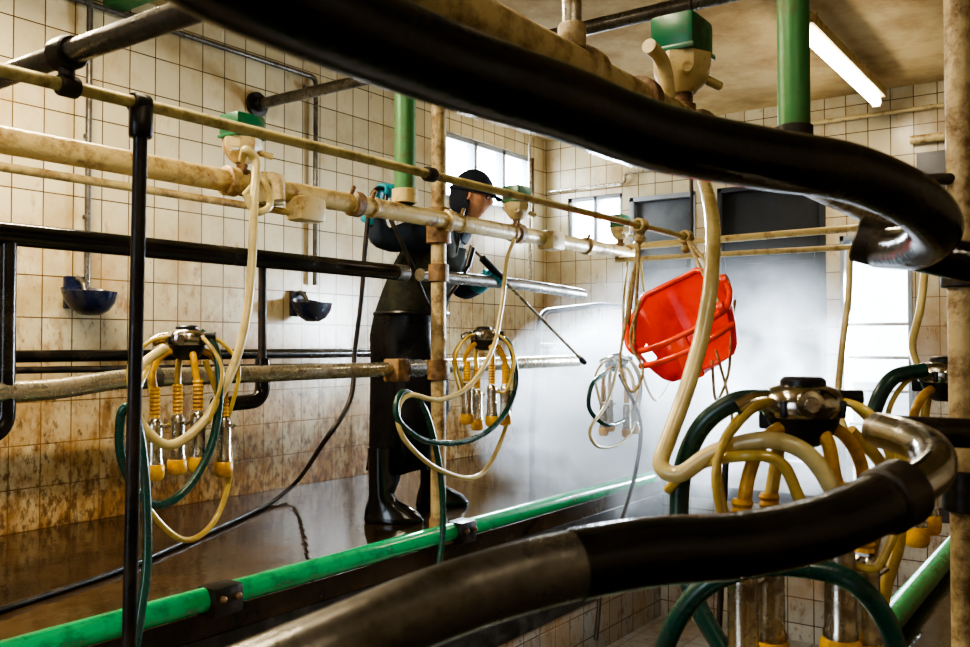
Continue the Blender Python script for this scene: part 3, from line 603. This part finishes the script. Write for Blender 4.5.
def boot(nm,an,fd):
    fd=V(fd).normalized(); sd=Z.cross(fd); bm=bmesh.new(); n=20; rings=[]
    a0=V((an.x,an.y,0))
    for z,cx,hx,hy in ((.0,.055,.145,.050),(.02,.055,.150,.054),(.035,.05,.142,.050),(.06,.04,.130,.047),(.085,.02,.105,.044),(.11,.0,.075,.045),(.14,-.01,.060,.048),(.22,-.012,.060,.052),(.33,-.01,.066,.060),(.37,-.01,.068,.062)):
        rings.append([bm.verts.new(a0+fd*(cx+math.cos(a)*hx)+sd*(math.sin(a)*hy*(1.0 if math.cos(a)<.5 else 1.05))+Z*(z)) for a in [2*math.pi*k/n for k in range(n)]])
    for a,b in zip(rings,rings[1:]):
        for k in range(n): bm.faces.new((a[k],a[(k+1)%n],b[(k+1)%n],b[k]))
    bm.faces.new(rings[0]); bm.faces.new(rings[-1][::-1]); fin(nm,bm,'boot',man,1.2)
boot('boot_right',sk['nan'][0],R*.95-F*.1); boot('boot_left',sk['fan'][0],R*.9+F*.3)
# ------------------------------------------------------------ steam (spray hitting the floor beyond the lance)
m=D.materials.new('steam'); m.use_nodes=True; t=m.node_tree; t.nodes.clear(); L=t.links.new
out=N(t,'ShaderNodeOutputMaterial'); vs=N(t,'ShaderNodeVolumeScatter'); vs.inputs['Color'].default_value=(.99,.995,1,1); vs.inputs['Anisotropy'].default_value=.3
tc=N(t,'ShaderNodeTexCoord'); n=N(t,'ShaderNodeTexNoise'); n.inputs['Scale'].default_value=2.8; n.inputs['Detail'].default_value=4; n.inputs['Distortion'].default_value=.9; L(tc.outputs['Object'],n.inputs['Vector'])
rp=ramp(t,n.outputs[0],[(.40,.05),(.62,1.0)])
def blob(loc,sc,k):
    mp=N(t,'ShaderNodeMapping'); mp.vector_type='TEXTURE'; mp.inputs['Location'].default_value=loc; mp.inputs['Scale'].default_value=sc; L(tc.outputs['Object'],mp.inputs[0])
    g=N(t,'ShaderNodeTexGradient',gradient_type='SPHERICAL'); L(mp.outputs[0],g.inputs[0])
    mu=N(t,'ShaderNodeMath',operation='MULTIPLY'); L(g.outputs['Fac'],mu.inputs[0]); mu.inputs[1].default_value=k; return mu
b1=blob(CORE,(.85,.95,.72),8.0); b2=blob((5.7,2.1,.45),(1.2,1.7,1.15),.8)
ad=N(t,'ShaderNodeMath',operation='ADD'); L(b1.outputs[0],ad.inputs[0]); L(b2.outputs[0],ad.inputs[1])
mu=N(t,'ShaderNodeMath',operation='MULTIPLY'); L(rp.outputs[0],mu.inputs[0]); L(ad.outputs[0],mu.inputs[1])
L(mu.outputs[0],vs.inputs['Density']); L(vs.outputs[0],out.inputs['Volume'])
boxmm('steam_cloud',(3.9,.9,-.3),(6.75,4.15,1.7),m)
try:
    scn.view_settings.view_transform='AgX'; scn.view_settings.look='AgX - High Contrast'; scn.view_settings.exposure=.22
except Exception as ex: print(ex)
